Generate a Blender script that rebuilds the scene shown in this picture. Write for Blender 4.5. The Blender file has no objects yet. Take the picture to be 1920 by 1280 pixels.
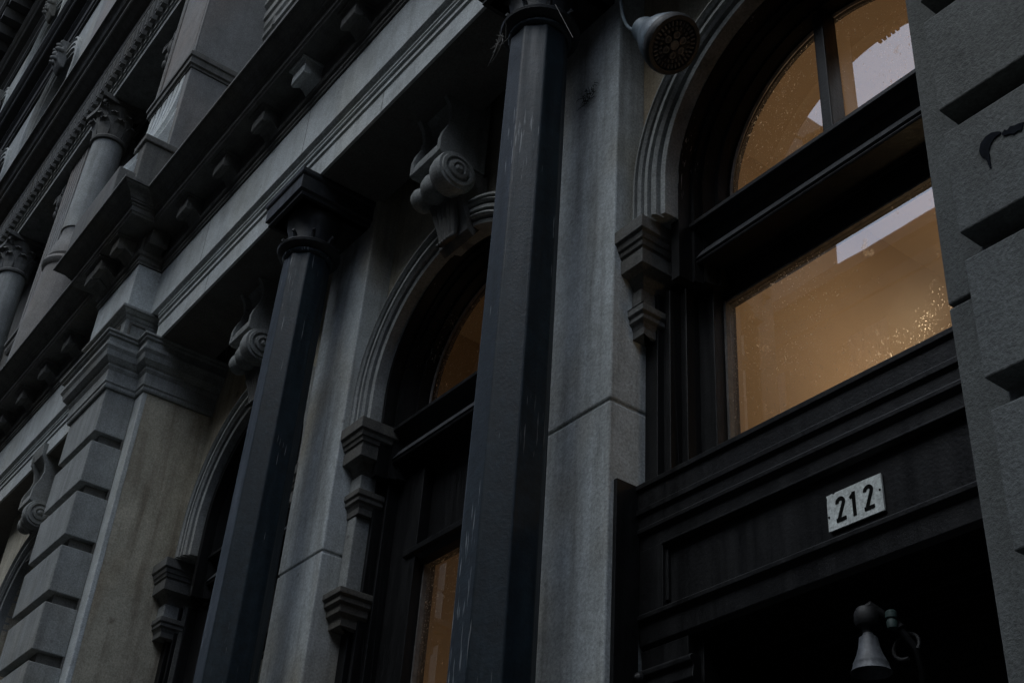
import bpy, bmesh, math, random
from mathutils import Vector, Matrix
random.seed(7)
S = bpy.context.scene
PI = math.pi

# ------------------------------------------------------------------ camera, sky, sun, exposure
# the camera stands at the origin of the scene, 1.6 m above the pavement (z = -1.6)
cam_d = bpy.data.cameras.new('camera'); cam = bpy.data.objects.new('camera', cam_d)
S.collection.objects.link(cam); S.camera = cam
a, b, c = math.radians(55.58862449), math.radians(34.00406517), math.radians(4.47993361)
cam.matrix_world = Matrix.Rotation(a, 4, 'Z') @ Matrix.Rotation(PI/2 + b, 4, 'X') @ Matrix.Rotation(c, 4, 'Z')
cam_d.lens = 44.416; cam_d.sensor_width = 36; cam_d.clip_start = 0.05; cam_d.clip_end = 600

SUN_EL, SUN_ROT = math.radians(58), math.radians(177)
w = bpy.data.worlds.new("World"); S.world = w; w.use_nodes = True
nt = w.node_tree; bg = nt.nodes['Background']
sky = nt.nodes.new('ShaderNodeTexSky'); sky.sky_type = 'NISHITA'; sky.sun_disc = False
sky.sun_elevation = SUN_EL; sky.sun_rotation = SUN_ROT; sky.air_density = 1.0; sky.dust_density = 0.6; sky.ozone_density = 2.0
hs = nt.nodes.new('ShaderNodeHueSaturation'); hs.inputs['Saturation'].default_value = 0.58     # thin evening overcast
nt.links.new(sky.outputs[0], hs.inputs['Color']); nt.links.new(hs.outputs[0], bg.inputs['Color']); bg.inputs['Strength'].default_value = 0.085
sun_d = bpy.data.lights.new('sun', 'SUN'); sun = bpy.data.objects.new('sun', sun_d); S.collection.objects.link(sun)
sun_d.energy = 0.36; sun_d.angle = math.radians(44); sun_d.color = (0.90, 0.97, 0.98)
# light comes from the brightest part of the evening overcast, high over the street
dv = Vector((math.sin(SUN_ROT)*math.cos(SUN_EL), math.cos(SUN_ROT)*math.cos(SUN_EL), math.sin(SUN_EL)))
sun.rotation_euler = (-dv).to_track_quat('-Z', 'Y').to_euler(); sun.location = (0, -3, 30)
S.view_settings.view_transform = 'Standard'; S.view_settings.look = 'None'
S.view_settings.exposure = 1.5; S.view_settings.gamma = 1.0
S.render.engine = 'CYCLES'
S.cycles.max_bounces = 6; S.cycles.diffuse_bounces = 3; S.cycles.glossy_bounces = 3
S.cycles.transparent_max_bounces = 10; S.cycles.caustics_reflective = False; S.cycles.caustics_refractive = False
S.cycles.sample_clamp_indirect = 3.0

# ------------------------------------------------------------------ materials
def nd(t, ty, **kw):
    n = t.nodes.new(ty)
    for k, v in kw.items(): setattr(n, k, v)
    return n
def ramp(t, src, stops):
    r = nd(t, 'ShaderNodeValToRGB'); t.links.new(src, r.inputs[0])
    e = r.color_ramp.elements
    while len(e) < len(stops): e.new(0.5)
    for i, (p, col) in enumerate(stops): e[i].position = p; e[i].color = (*col, 1)
    return r.outputs[0]
def noise(t, vec, scale, detail=4, rough=0.55):
    n = nd(t, 'ShaderNodeTexNoise'); n.inputs['Scale'].default_value = scale
    n.inputs['Detail'].default_value = detail; n.inputs['Roughness'].default_value = rough
    t.links.new(vec, n.inputs['Vector']); return n.outputs['Fac']
def mapping(t, vec, sc, loc=(0, 0, 0)):
    m = nd(t, 'ShaderNodeMapping'); m.inputs['Scale'].default_value = sc; m.inputs['Location'].default_value = loc
    t.links.new(vec, m.inputs['Vector']); return m.outputs[0]
def mixc(t, fac, A, B, mode='MIX'):
    m = nd(t, 'ShaderNodeMix', data_type='RGBA', blend_type=mode)
    if hasattr(fac, 'is_output') or hasattr(fac, 'links'): t.links.new(fac, m.inputs[0])
    else: m.inputs[0].default_value = fac
    for v, i in ((A, 6), (B, 7)):
        if isinstance(v, tuple): m.inputs[i].default_value = (*v, 1)
        else: t.links.new(v, m.inputs[i])
    return m.outputs[2]
def material(name):
    m = bpy.data.materials.new(name); m.use_nodes = True; t = m.node_tree
    p = t.nodes['Principled BSDF']; g = nd(t, 'ShaderNodeNewGeometry')
    return m, t, p, g.outputs['Position']

def stone(name, base, dark, warm, stain=0.5, seed=0.0, rough=0.85, bump=0.35, pit_s=5.5, pit_t=.11):
    m, t, p, pos = material(name)
    pos = mapping(t, pos, (1, 1, 1), (seed, seed*1.7, seed*.3))
    n1 = noise(t, pos, 2.3, 6); n2 = noise(t, pos, 95, 4, .75)
    streak = noise(t, mapping(t, pos, (9, 9, .7)), 1.6, 6, .6)
    patch = noise(t, mapping(t, pos, (1, 1, .5)), 1.1, 3)
    col = mixc(t, ramp(t, n1, [(.3, (0, 0, 0)), (.7, (1, 1, 1))]), base, tuple(x*.78 for x in base))
    col = mixc(t, ramp(t, patch, [(.50, (0, 0, 0)), (.66, (1, 1, 1))]), col, warm)
    col = mixc(t, ramp(t, streak, [(.46, (0, 0, 0)), (.74, (stain, stain, stain))]), col, dark)
    pit = nd(t, 'ShaderNodeTexVoronoi'); pit.inputs['Scale'].default_value = pit_s; t.links.new(pos, pit.inputs['Vector'])
    wob = noise(t, pos, 22, 3)
    ad = nd(t, 'ShaderNodeMath', operation='ADD'); t.links.new(pit.outputs['Distance'], ad.inputs[0])
    ml = nd(t, 'ShaderNodeMath', operation='MULTIPLY'); t.links.new(wob, ml.inputs[0]); ml.inputs[1].default_value = .16
    t.links.new(ml.outputs[0], ad.inputs[1])
    col = mixc(t, ramp(t, ad.outputs[0], [(pit_t, (.6, .6, .6)), (pit_t+.05, (0, 0, 0))]), col, dark)
    col = mixc(t, .9, col, ramp(t, n2, [(.28, (.52, .52, .52)), (.72, (1.34, 1.34, 1.34))]), 'MULTIPLY')
    col = mixc(t, .6, col, ramp(t, noise(t, pos, 7, 5, .7), [(.30, (.66, .65, .62)), (.62, (1.12, 1.12, 1.12))]), 'MULTIPLY')
    t.links.new(col, p.inputs['Base Color']); p.inputs['Roughness'].default_value = rough
    bp = nd(t, 'ShaderNodeBump'); bp.inputs['Strength'].default_value = bump; bp.inputs['Distance'].default_value = .006
    ad2 = nd(t, 'ShaderNodeMath', operation='ADD'); t.links.new(n2, ad2.inputs[0]); t.links.new(n1, ad2.inputs[1])
    t.links.new(ad2.outputs[0], bp.inputs['Height']); t.links.new(bp.outputs[0], p.inputs['Normal'])
    return m

def paint(name, base, rough=0.42, drips=0.0, worn=(0.05, 0.05, 0.055), spec=.5, edge=None):
    m, t, p, pos = material(name)
    n1 = noise(t, mapping(t, pos, (14, 14, 1.0)), 1.5, 6, .65)
    n2 = noise(t, pos, 70, 4, .7); n5 = noise(t, pos, 16, 5, .7)
    col = mixc(t, ramp(t, n1, [(.45, (0, 0, 0)), (.8, (.8, .8, .8))]), base, worn)
    col = mixc(t, .8, col, ramp(t, n5, [(.32, (.45, .45, .45)), (.66, (1.35, 1.35, 1.35))]), 'MULTIPLY')
    col = mixc(t, .8, col, ramp(t, n2, [(.25, (.6, .6, .6)), (.75, (1.3, 1.3, 1.3))]), 'MULTIPLY')
    if drips:
        n3 = noise(t, mapping(t, pos, (110, 110, 5.5)), 1.0, 2, .5)
        n4 = noise(t, mapping(t, pos, (2, 2, 1.3)), 1.0, 2, .5)
        mu = nd(t, 'ShaderNodeMath', operation='MULTIPLY'); t.links.new(n3, mu.inputs[0]); t.links.new(n4, mu.inputs[1])
        col = mixc(t, ramp(t, mu.outputs[0], [(.385, (0, 0, 0)), (.42, (drips, drips, drips))]), col, (.45, .47, .48))
    if edge:
        gg = nd(t, 'ShaderNodeNewGeometry'); col = mixc(t, mixc(t, 1.0, ramp(t, gg.outputs['Pointiness'], [(.515, (0, 0, 0)), (.56, (1, 1, 1))]), ramp(t, n5, [(.40, (0, 0, 0)), (.6, (1, 1, 1))]), 'MULTIPLY'), col, edge)
    t.links.new(col, p.inputs['Base Color'])
    t.links.new(ramp(t, n1, [(.3, (rough-.08,)*3), (.7, (rough+.15,)*3)]), p.inputs['Roughness'])
    p.inputs['Specular IOR Level'].default_value = spec
    bp = nd(t, 'ShaderNodeBump'); bp.inputs['Strength'].default_value = .3; bp.inputs['Distance'].default_value = .004
    ah = nd(t, 'ShaderNodeMath', operation='ADD'); t.links.new(n2, ah.inputs[0]); t.links.new(n5, ah.inputs[1])
    t.links.new(ah.outputs[0], bp.inputs['Height']); t.links.new(bp.outputs[0], p.inputs['Normal'])
    return m

STONE = stone('pale_stone', (.33, .345, .335), (.10, .10, .095), (.31, .30, .26), .5)
STONE_TAN = stone('tan_stained_stone', (.56, .52, .41), (.17, .125, .08), (.44, .34, .21), .7, 3.1, .85, .35, 2.6, .135)
STONE_COL = stone('upper_stone', (.25, .25, .24), (.10, .095, .09), (.24, .21, .185), .3, 8.2)
STONE_PALE = stone('pale_fascia_stone', (.62, .66, .66), (.24, .25, .24), (.56, .58, .55), .35, 7.1)
STONE_PIL = stone('pale_pilaster_stone', (.58, .62, .62), (.22, .22, .20), (.42, .375, .28), .8, 11.3)
STONE_GREY = stone('grey_pier_stone', (.150, .162, .160), (.06, .06, .055), (.13, .135, .125), .4, 12.1, .9, .6)
STONE_DARK = stone('dark_stone', (.16, .16, .15), (.05, .05, .05), (.13, .12, .10), .6, 5.7)  # dark weathered stone; also paints shade in quoin joints and on keystone leaves
SOFFIT = stone('shade_dark_soffit', (.16, .155, .145), (.09, .09, .085), (.14, .13, .115), .5, 2.2)  # colour darkened to stand for the shade under architrave and arcade
NAVY = paint('navy_iron_paint', (.007, .015, .021), .46, .45, (.016, .028, .036), .28)
NAVY_CAP = paint('sooty_iron_paint', (.014, .016, .018), .5, 0, (.03, .03, .03), .3)
BLACK = paint('black_joinery_paint', (.0055, .0055, .0058), .42, 0, (.012, .0125, .013), .30)
SKY_BAND = paint('sky_reflection_paint', (.030, .033, .038), .5, 0, (.045, .048, .052), .4)  # lighter black paint standing for the sky's reflection on the transom
STONE_BLACK = stone('black_cornice_stone', (.045, .045, .045), (.02, .02, .02), (.04, .038, .034), .5, 6.6)  # near-black stone of the storey and roof cornices
BLACK_DRIP = paint('streaked_black_paint', (.005, .005, .005), .5, .6, (.013, .0135, .014), .18)
METAL = paint('weathered_aluminium', (.13, .17, .20), .42, 0, (.07, .09, .10), .5)
AGED = paint('aged_lamp_metal', (.12, .13, .145), .45, 0, (.05, .055, .06), .5)
RUBBER = paint('dark_housing', (.02, .02, .021), .55, 0, (.03, .03, .03), .4)
TWIG = paint('dry_twig', (.20, .19, .17), .8)
BRASS = paint('verdigris_brass', (.06, .11, .10), .5, 0, (.03, .04, .04))
def plaster():
    m, t, p, pos = material('interior_plaster')
    t.links.new(mixc(t, ramp(t, noise(t, pos, 1.3, 3), [(.35, (0, 0, 0)), (.7, (1, 1, 1))]), (.55, .44, .31), (.49, .38, .26)), p.inputs['Base Color'])
    p.inputs['Roughness'].default_value = .9; return m
WALLP = plaster()
BRICK = stone('opposite_facade', (.08, .07, .065), (.04, .035, .035), (.07, .06, .055), .4, 9.0)
ASPH = stone('asphalt', (.03, .03, .03), (.03, .03, .03), (.045, .045, .045), .2, 1.0)
PAVE = stone('pavement_slab', (.09, .09, .085), (.05, .05, .05), (.08, .08, .075), .3, 6.0)
ENAMEL = stone('white_enamel', (.86, .92, .90), (.62, .68, .66), (.82, .87, .85), .2, 1.9, .35, .05)
INK = paint('black_numerals', (.004, .004, .004), .8, 0, (.006, .006, .006), .08)
BEAD = paint('pale_window_bead', (.16, .15, .14), .5)

def glass_mat(name, refl, speck):
    m = bpy.data.materials.new(name); m.use_nodes = True; t = m.node_tree; t.nodes.clear()
    out = nd(t, 'ShaderNodeOutputMaterial'); g = nd(t, 'ShaderNodeNewGeometry')
    tr = nd(t, 'ShaderNodeBsdfTransparent'); tr.inputs[0].default_value = (.93, .94, .93, 1)
    gl = nd(t, 'ShaderNodeBsdfGlossy'); gl.inputs['Roughness'].default_value = .012
    wv = nd(t, 'ShaderNodeBump'); wv.inputs['Strength'].default_value = .02; wv.inputs['Distance'].default_value = .01
    t.links.new(noise(t, g.outputs['Position'], 2.2, 2), wv.inputs['Height']); t.links.new(wv.outputs[0], gl.inputs['Normal'])
    fr = nd(t, 'ShaderNodeFresnel'); fr.inputs['IOR'].default_value = refl
    inv = nd(t, 'ShaderNodeMath', operation='SUBTRACT'); inv.inputs[0].default_value = 1.0; t.links.new(g.outputs['Backfacing'], inv.inputs[1])
    fm = nd(t, 'ShaderNodeMath', operation='MULTIPLY'); t.links.new(fr.outputs[0], fm.inputs[0]); t.links.new(inv.outputs[0], fm.inputs[1])
    mx = nd(t, 'ShaderNodeMixShader'); t.links.new(fm.outputs[0], mx.inputs[0])
    t.links.new(tr.outputs[0], mx.inputs[1]); t.links.new(gl.outputs[0], mx.inputs[2])
    df = nd(t, 'ShaderNodeBsdfTranslucent'); df.inputs[0].default_value = (1, 1, 1, 1)
    P_ = g.outputs['Position']
    f1 = ramp(t, noise(t, P_, 150, 2, .5), [(.668, (0, 0, 0)), (.70, (1, 1, 1))])
    f2 = ramp(t, noise(t, mapping(t, P_, (1, 1, .8), (3.1, 0, 7.7)), 62, 3, .6), [(.675, (0, 0, 0)), (.70, (1, 1, 1))])
    f3 = ramp(t, noise(t, mapping(t, P_, (1, 1, .7), (1.7, 0, 4.2)), 9, 6, .72), [(.635, (0, 0, 0)), (.74, (.5, .5, .5))])
    msk = ramp(t, noise(t, mapping(t, P_, (1, 1, 1), (5.2, 0, 1.3)), 2.4, 3), [(.38, (.05, .05, .05)), (.60, (1, 1, 1))])
    f = mixc(t, 1.0, mixc(t, 1.0, f1, f2, 'ADD'), msk, 'MULTIPLY'); f = mixc(t, 1.0, f, f3, 'ADD')
    f = mixc(t, 1.0, f, (.035, .035, .035), 'ADD'); f = mixc(t, 1.0, f, (speck, speck, speck), 'MULTIPLY')
    m2 = nd(t, 'ShaderNodeMixShader'); t.links.new(f, m2.inputs[0]); t.links.new(mx.outputs[0], m2.inputs[1]); t.links.new(df.outputs[0], m2.inputs[2])
    t.links.new(m2.outputs[0], out.inputs[0]); return m
GLASS = glass_mat('dusty_window_glass', 3.7, .8)
GLASS_DARK = paint('dark_glass', (.01, .012, .014), .08)
def emit(name, col, s):
    m = bpy.data.materials.new(name); m.use_nodes = True; t = m.node_tree; p = t.nodes['Principled BSDF']
    p.inputs['Base Color'].default_value = (.8, .7, .5, 1); p.inputs['Emission Color'].default_value = (*col, 1); p.inputs['Emission Strength'].default_value = s
    return m
BULB = emit('lit_lamp_globe', (1, .72, .47), 19.0)
BULB3 = emit('lit_candle_bulb', (1, .72, .42), 15.0)
BULB2 = emit('lit_lamp_globe_dim', (1, .70, .44), 15.0)

# ------------------------------------------------------------------ mesh helpers
class MB:
    """collects shapes and links them as one mesh object"""
    def __init__(s): s.bm = bmesh.new()
    def quad(s, vs):
        try: s.bm.faces.new([s.bm.verts.new(v) for v in vs])
        except ValueError: pass
    def box(s, x0, x1, y0, y1, z0, z1):
        v = [s.bm.verts.new((x, y, z)) for x in (x0, x1) for y in (y0, y1) for z in (z0, z1)]
        for f in ((0, 1, 3, 2), (4, 6, 7, 5), (0, 4, 5, 1), (2, 3, 7, 6), (0, 2, 6, 4), (1, 5, 7, 3)):
            s.bm.faces.new([v[i] for i in f])
        return s
    def hexa(s, pts):   # 8 points ordered like box
        v = [s.bm.verts.new(p) for p in pts]
        for f in ((0, 1, 3, 2), (4, 6, 7, 5), (0, 4, 5, 1), (2, 3, 7, 6), (0, 2, 6, 4), (1, 5, 7, 3)):
            s.bm.faces.new([v[i] for i in f])
        return s
    def sweep(s, path, prof, ref=0.0, caps=True):
        """profile [(offset, z)] swept along a plan path [(x, y)]; positive offset = left of travel"""
        n = len(path); rings = []
        def nrm(p, q):
            dx, dy = q[0]-p[0], q[1]-p[1]; l = math.hypot(dx, dy); return (-dy/l, dx/l)
        for i, p in enumerate(path):
            ns = []
            if i > 0: ns.append(nrm(path[i-1], p))
            if i < n-1: ns.append(nrm(p, path[i+1]))
            if len(ns) == 2:
                k = 1 + ns[0][0]*ns[1][0] + ns[0][1]*ns[1][1]
                m = ((ns[0][0]+ns[1][0])/k, (ns[0][1]+ns[1][1])/k)
            else: m = ns[0]
            rings.append([s.bm.verts.new((p[0]+m[0]*(o-ref), p[1]+m[1]*(o-ref), z)) for o, z in prof])
        for i in range(n-1):
            for j in range(len(prof)-1):
                s.bm.faces.new((rings[i][j], rings[i+1][j], rings[i+1][j+1], rings[i][j+1]))
        if caps:
            for r in (rings[0], rings[-1]):
                try: s.bm.faces.new(r)
                except ValueError: pass
        return s
    def lathe(s, cx, cy, prof, seg=32, rot=0.0, cap=True):
        rings = []
        for r, z in prof:
            rings.append([s.bm.verts.new((cx+r*math.cos(rot+2*PI*k/seg), cy+r*math.sin(rot+2*PI*k/seg), z)) for k in range(seg)])
        for i in range(len(prof)-1):
            for k in range(seg):
                s.bm.faces.new((rings[i][k], rings[i][(k+1) % seg], rings[i+1][(k+1) % seg], rings[i+1][k]))
        if cap:
            for r in (rings[0], rings[-1]):
                try: s.bm.faces.new(r)
                except ValueError: pass
        return s
    def lathe_axis(s, o, ax, prof, seg=24):
        """lathe about an arbitrary axis: prof [(r, t)]"""
        ax = Vector(ax).normalized(); u = ax.orthogonal().normalized(); v = ax.cross(u); o = Vector(o); rings = []
        for r, tt in prof:
            rings.append([s.bm.verts.new(o+ax*tt+(u*math.cos(2*PI*k/seg)+v*math.sin(2*PI*k/seg))*r) for k in range(seg)])
        for i in range(len(prof)-1):
            for k in range(seg):
                s.bm.faces.new((rings[i][k], rings[i][(k+1) % seg], rings[i+1][(k+1) % seg], rings[i+1][k]))
        for r in (rings[0], rings[-1]):
            try: s.bm.faces.new(r)
            except ValueError: pass
        return s
    def arch(s, cx, cz, prof, stilt_to=None, seg=40, a0=0.0, a1=PI, closed=True):
        """profile [(r, y)] swept round a semicircle in the facade plane, with straight legs down to stilt_to"""
        rings = []
        if stilt_to is not None: rings.append([s.bm.verts.new((cx-r, y, stilt_to)) for r, y in prof])
        for k in range(seg+1):
            an = PI - (a0 + (a1-a0)*k/seg)
            rings.append([s.bm.verts.new((cx+r*math.cos(an), y, cz+r*math.sin(an))) for r, y in prof])
        if stilt_to is not None: rings.append([s.bm.verts.new((cx+r, y, stilt_to)) for r, y in prof])
        m = len(prof)
        for i in range(len(rings)-1):
            for j in range(m if closed else m-1):
                s.bm.faces.new((rings[i][j], rings[i][(j+1) % m], rings[i+1][(j+1) % m], rings[i+1][j]))
        if closed:
            for r in (rings[0], rings[-1]): s.bm.faces.new(r)
        return s
    def prism_y(s, pts, y0, y1):
        """outline [(x, z)] given thickness from y0 to y1"""
        A = [s.bm.verts.new((x, y0, z)) for x, z in pts]; B = [s.bm.verts.new((x, y1, z)) for x, z in pts]
        s.bm.faces.new(A); s.bm.faces.new(B[::-1]); n = len(pts)
        for i in range(n): s.bm.faces.new((A[i], B[i], B[(i+1) % n], A[(i+1) % n]))
        return s
    def prism_x(s, pts, x0, x1):
        A = [s.bm.verts.new((x0, y, z)) for y, z in pts]; B = [s.bm.verts.new((x1, y, z)) for y, z in pts]
        s.bm.faces.new(A); s.bm.faces.new(B[::-1]); n = len(pts)
        for i in range(n): s.bm.faces.new((A[i], B[i], B[(i+1) % n], A[(i+1) % n]))
        return s
    def wall_arch(s, x0, x1, z0, z1, y0, y1, cx, cz, r, sill, seg=32):
        """wall slab x0..x1 with one round-headed opening down to sill"""
        arc = [(cx+r*math.cos(PI-PI*k/seg), cz+r*math.sin(PI-PI*k/seg)) for k in range(seg+1)]
        out = [(x0, z0), (x0, z1), (x1, z1), (x1, z0)]
        s.box(x0, cx-r, y0, y1, z0, cz); s.box(cx+r, x1, y0, y1, z0, cz)
        if sill > z0: s.box(cx-r, cx+r, y0, y1, z0, sill)
        for k in range(seg):
            (xa, za), (xb, zb) = arc[k], arc[k+1]
            P = []
            for x, z in ((xa, za), (xa, z1), (xb, zb), (xb, z1)):
                pass
            s.hexa([(xa, y0, za), (xa, y0, z1), (xa, y1, za), (xa, y1, z1), (xb, y0, zb), (xb, y0, z1), (xb, y1, zb), (xb, y1, z1)])
        s.box(x0, cx-r, y0, y1, cz, z1); s.box(cx+r, x1, y0, y1, cz, z1)
        return s
    def tube(s, pts, r, seg=8):
        pts = [Vector(p) for p in pts]; rings = []; up = None
        for i, p in enumerate(pts):
            d = (pts[min(i+1, len(pts)-1)]-pts[max(i-1, 0)]).normalized()
            if up is None: up = d.orthogonal().normalized()
            up = (up - d*up.dot(d)).normalized(); v = d.cross(up)
            rr = r[i] if isinstance(r, (list, tuple)) else r
            rings.append([s.bm.verts.new(p+(up*math.cos(2*PI*k/seg)+v*math.sin(2*PI*k/seg))*rr) for k in range(seg)])
        for i in range(len(pts)-1):
            for k in range(seg):
                s.bm.faces.new((rings[i][k], rings[i][(k+1) % seg], rings[i+1][(k+1) % seg], rings[i+1][k]))
        s.bm.faces.new(rings[0]); s.bm.faces.new(rings[-1]); return s
    def build(s, name, mat, parent=None, bevel=0.0, smooth=False, angle=35):
        bmesh.ops.remove_doubles(s.bm, verts=s.bm.verts, dist=1e-5)
        bmesh.ops.recalc_face_normals(s.bm, faces=s.bm.faces)
        me = bpy.data.meshes.new(name); s.bm.to_mesh(me); s.bm.free()
        o = bpy.data.objects.new(name, me); S.collection.objects.link(o); me.materials.append(mat)
        if smooth:
            for p in me.polygons: p.use_smooth = True
            me.set_sharp_from_angle(angle=math.radians(angle))
        if bevel:
            md = o.modifiers.new('bevel', 'BEVEL'); md.width = bevel; md.segments = 2; md.limit_method = 'ANGLE'; md.angle_limit = math.radians(40)
        if parent: o.parent = parent
        return o
def thing(name, label, cat, group=None):
    o = bpy.data.objects.new(name, None); S.collection.objects.link(o)
    o['label'] = label; o['category'] = cat
    if group: o['group'] = group
    return o
def tag(o, label, cat, group=None):
    o['label'] = label; o['category'] = cat
    if group: o['group'] = group
    return o
def lerp(p, q, t): return tuple(p[i]+(q[i]-p[i])*t for i in range(len(p)))

GZ = -1.6
# ------------------------------------------------------------------ ground
g = MB(); g.box(-120, 80, -80, 60, GZ-.5, GZ-.15); o = g.build('road', ASPH); o['kind'] = 'structure'
g = MB(); g.box(-120, 80, -1.2, 2.9, GZ-.3, GZ); o = g.build('pavement', PAVE, bevel=.01); o['kind'] = 'structure'
g = MB(); g.box(-120, 80, -13.0, -9.5, GZ-.3, GZ-.01); o = g.build('pavement', PAVE, bevel=.01); o['kind'] = 'structure'

# ------------------------------------------------------------------ the building
B = thing('stone_building', 'sooty grey stone commercial building with arcaded ground floor, dark columns and heavy cornices', 'building')

# plan constants
P1, P2, WALL, PILF = 2.0, 2.22, 2.739, 2.585        # pier front, pier strip, spandrel wall, pilaster front
FA, FB = 2.20, 2.15                                  # fascia planes
ZA = 4.88
CZ, RO = 3.47, .82                                   # arch centre height and outer radius
bays = [(-2.235, 'lit doorway bay'), (-4.45, 'lit window bay'), (-6.66, 'dark bay beside the rusticated pier')]

# --- pilasters behind the columns
for k, (xr, wd, zj) in enumerate(((-3.098, .50, 2.49), (-5.300, .47, 2.60))):
    p = MB()
    p.box(xr-wd, xr, PILF, WALL+.06, GZ, zj-.006)
    p.box(xr-wd, xr, PILF, WALL+.06, zj+.006, 5.25)
    p.box(xr-wd+.008, xr-.008, PILF+.008, WALL+.05, zj-.02, zj+.02)
    p.build('pilaster', STONE_PIL, B, bevel=.008)

# --- spandrel walls with round-headed openings
def bay_wall(x0, x1, cx, ro, y0, y1, zb):
    p = MB(); p.wall_arch(x0, x1, zb, 5.25, y0, y1, cx, CZ, ro-.10, zb); return p.build('spandrel_wall', STONE_TAN, B)
bay_wall(-3.098, -1.41, bays[0][0]+.03, RO, WALL, WALL+.12, 3.29)
bay_wall(-5.30, -3.598, bays[1][0]+.0, RO, WALL, WALL+.12, 3.29)
bay_wall(-7.735, -5.77, bays[2][0], RO, WALL, WALL+.12, 3.29)

def archivolt(cx, ro, yf, name='arch_moulding', mat=STONE, cz=CZ, stilt=3.285, sc=1.0):
    k_ = .19/.185
    yb = yf+.14
    prof = [(ro, yb), (ro, yf+.03), (ro-.010, yf+.012), (ro-.026, yf+.008), (ro-.030, yf+.045), (ro-.040, yf+.05), (ro-.043, yf+.015), (ro-.054, yf+.004), (ro-.066, yf+.015),
            (ro-.069, yf+.05), (ro-.076, yf+.05), (ro-.079, yf+.022), (ro-.100, yf+.022), (ro-.103, yf+.062), (ro-.114, yf+.066), (ro-.117, yf+.030), (ro-.132, yf+.022), (ro-.146, yf+.034),
            (ro-.149, yf+.070), (ro-.157, yf+.070), (ro-.160, yf+.048), (ro-.182, yf+.055), (ro-.186, yf+.085), (ro-.186, yb+.02), (ro-.1, yb+.02)]
    prof = [(ro-(ro-r)*.86, y) for r, y in prof]
    p = MB(); p.arch(cx, cz, prof, stilt); return p.build(name, mat, B, smooth=True, angle=28)
archivolt(bays[0][0]+.03, .82, 2.60)
archivolt(bays[1][0]-.03, .81, 2.60)
archivolt(bays[2][0], .87, 2.62)

# --- imposts (bracket capitals on both jambs of every opening)
def impost(xs, sgn, topw, mat, with_shaft, yw=PILF):
    """xs = x of the pilaster side the impost grows from, sgn = +1 when it grows towards +X"""
    def path(e):   # plan path, travelling so that 'left' is outward
        pts = [(xs, yw+.004), (xs+sgn*topw, yw+.004), (xs+sgn*topw, 2.80)]
        return pts
    def lay(prof, base):
        # profile offsets are relative to the base inset
        p = MB(); pts = [(xs-sgn*.002, yw+.004), (xs+sgn*topw, yw+.004), (xs+sgn*topw, 2.82)]
        if sgn > 0: pr = [(-o, z) for o, z in prof]
        else: pr = [(o, z) for o, z in prof]
        p.sweep(pts, [(q, z) for q, z in pr]); return p
    # inset: negative offset = shrinking; with sgn>0 travel is +X so left = +Y (inside): flip
    prof = [(-.30, 3.285), (0, 3.285), (0, 3.225), (-.012, 3.215), (-.018, 3.19), (-.024, 3.19), (-.030, 3.165), (-.036, 3.165),
            (-.040, 3.150), (-.034, 3.150), (-.036, 3.085), (-.075, 3.075), (-.10, 3.04), (-.115, 3.01), (-.30, 3.01)]
    lay(prof, 0).build('impost', mat, B, bevel=.003)
    nx = xs+sgn*(topw-.11)
    p = MB(); p.box(min(xs, nx), max(xs, nx), yw+.10, 2.80, 2.90, 3.02); 
    p.build('impost_neck', STONE if with_shaft != 'black' else mat, B, bevel=.004)
    pr2 = [(-.30, 2.925), (-.075, 2.925), (-.075, 2.895), (-.086, 2.885), (-.084, 2.865), (-.096, 2.855), (-.105, 2.835), (-.105, 2.80), (-.30, 2.80)]
    lay(pr2, 0).build('lower_impost', mat, B, bevel=.003)
impost(-3.098, 1, .165, STONE_DARK, 'black')
impost(-5.300, 1, .22, STONE_DARK, 'stone')
impost(-7.735, 1, .225, STONE_DARK, 'stone', yw=2.577)
impost(-3.598, -1, .165, STONE_DARK, 'stone')
impost(-5.770, -1, .20, STONE_DARK, 'stone')
impost(-1.410, -1, .165, STONE_DARK, 'black')
# colonnette and third block in the window bay
p = MB(); p.box(-5.300, -5.300+.085, 2.70, 2.80, 2.37, 2.80); p.build('colonnette', STONE, B, bevel=.006)
p = MB(); pts = [(-5.302, 2.60), (-5.300+.20, 2.60), (-5.300+.20, 2.82)]
p.sweep(pts, [(.30, 2.375), (.03, 2.375), (.03, 2.345), (.045, 2.335), (.043, 2.31), (.06, 2.30), (.062, 2.265), (.085, 2.245), (.085, 2.205), (.30, 2.205)])
p.build('lower_impost', STONE_DARK, B, bevel=.003)

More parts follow.
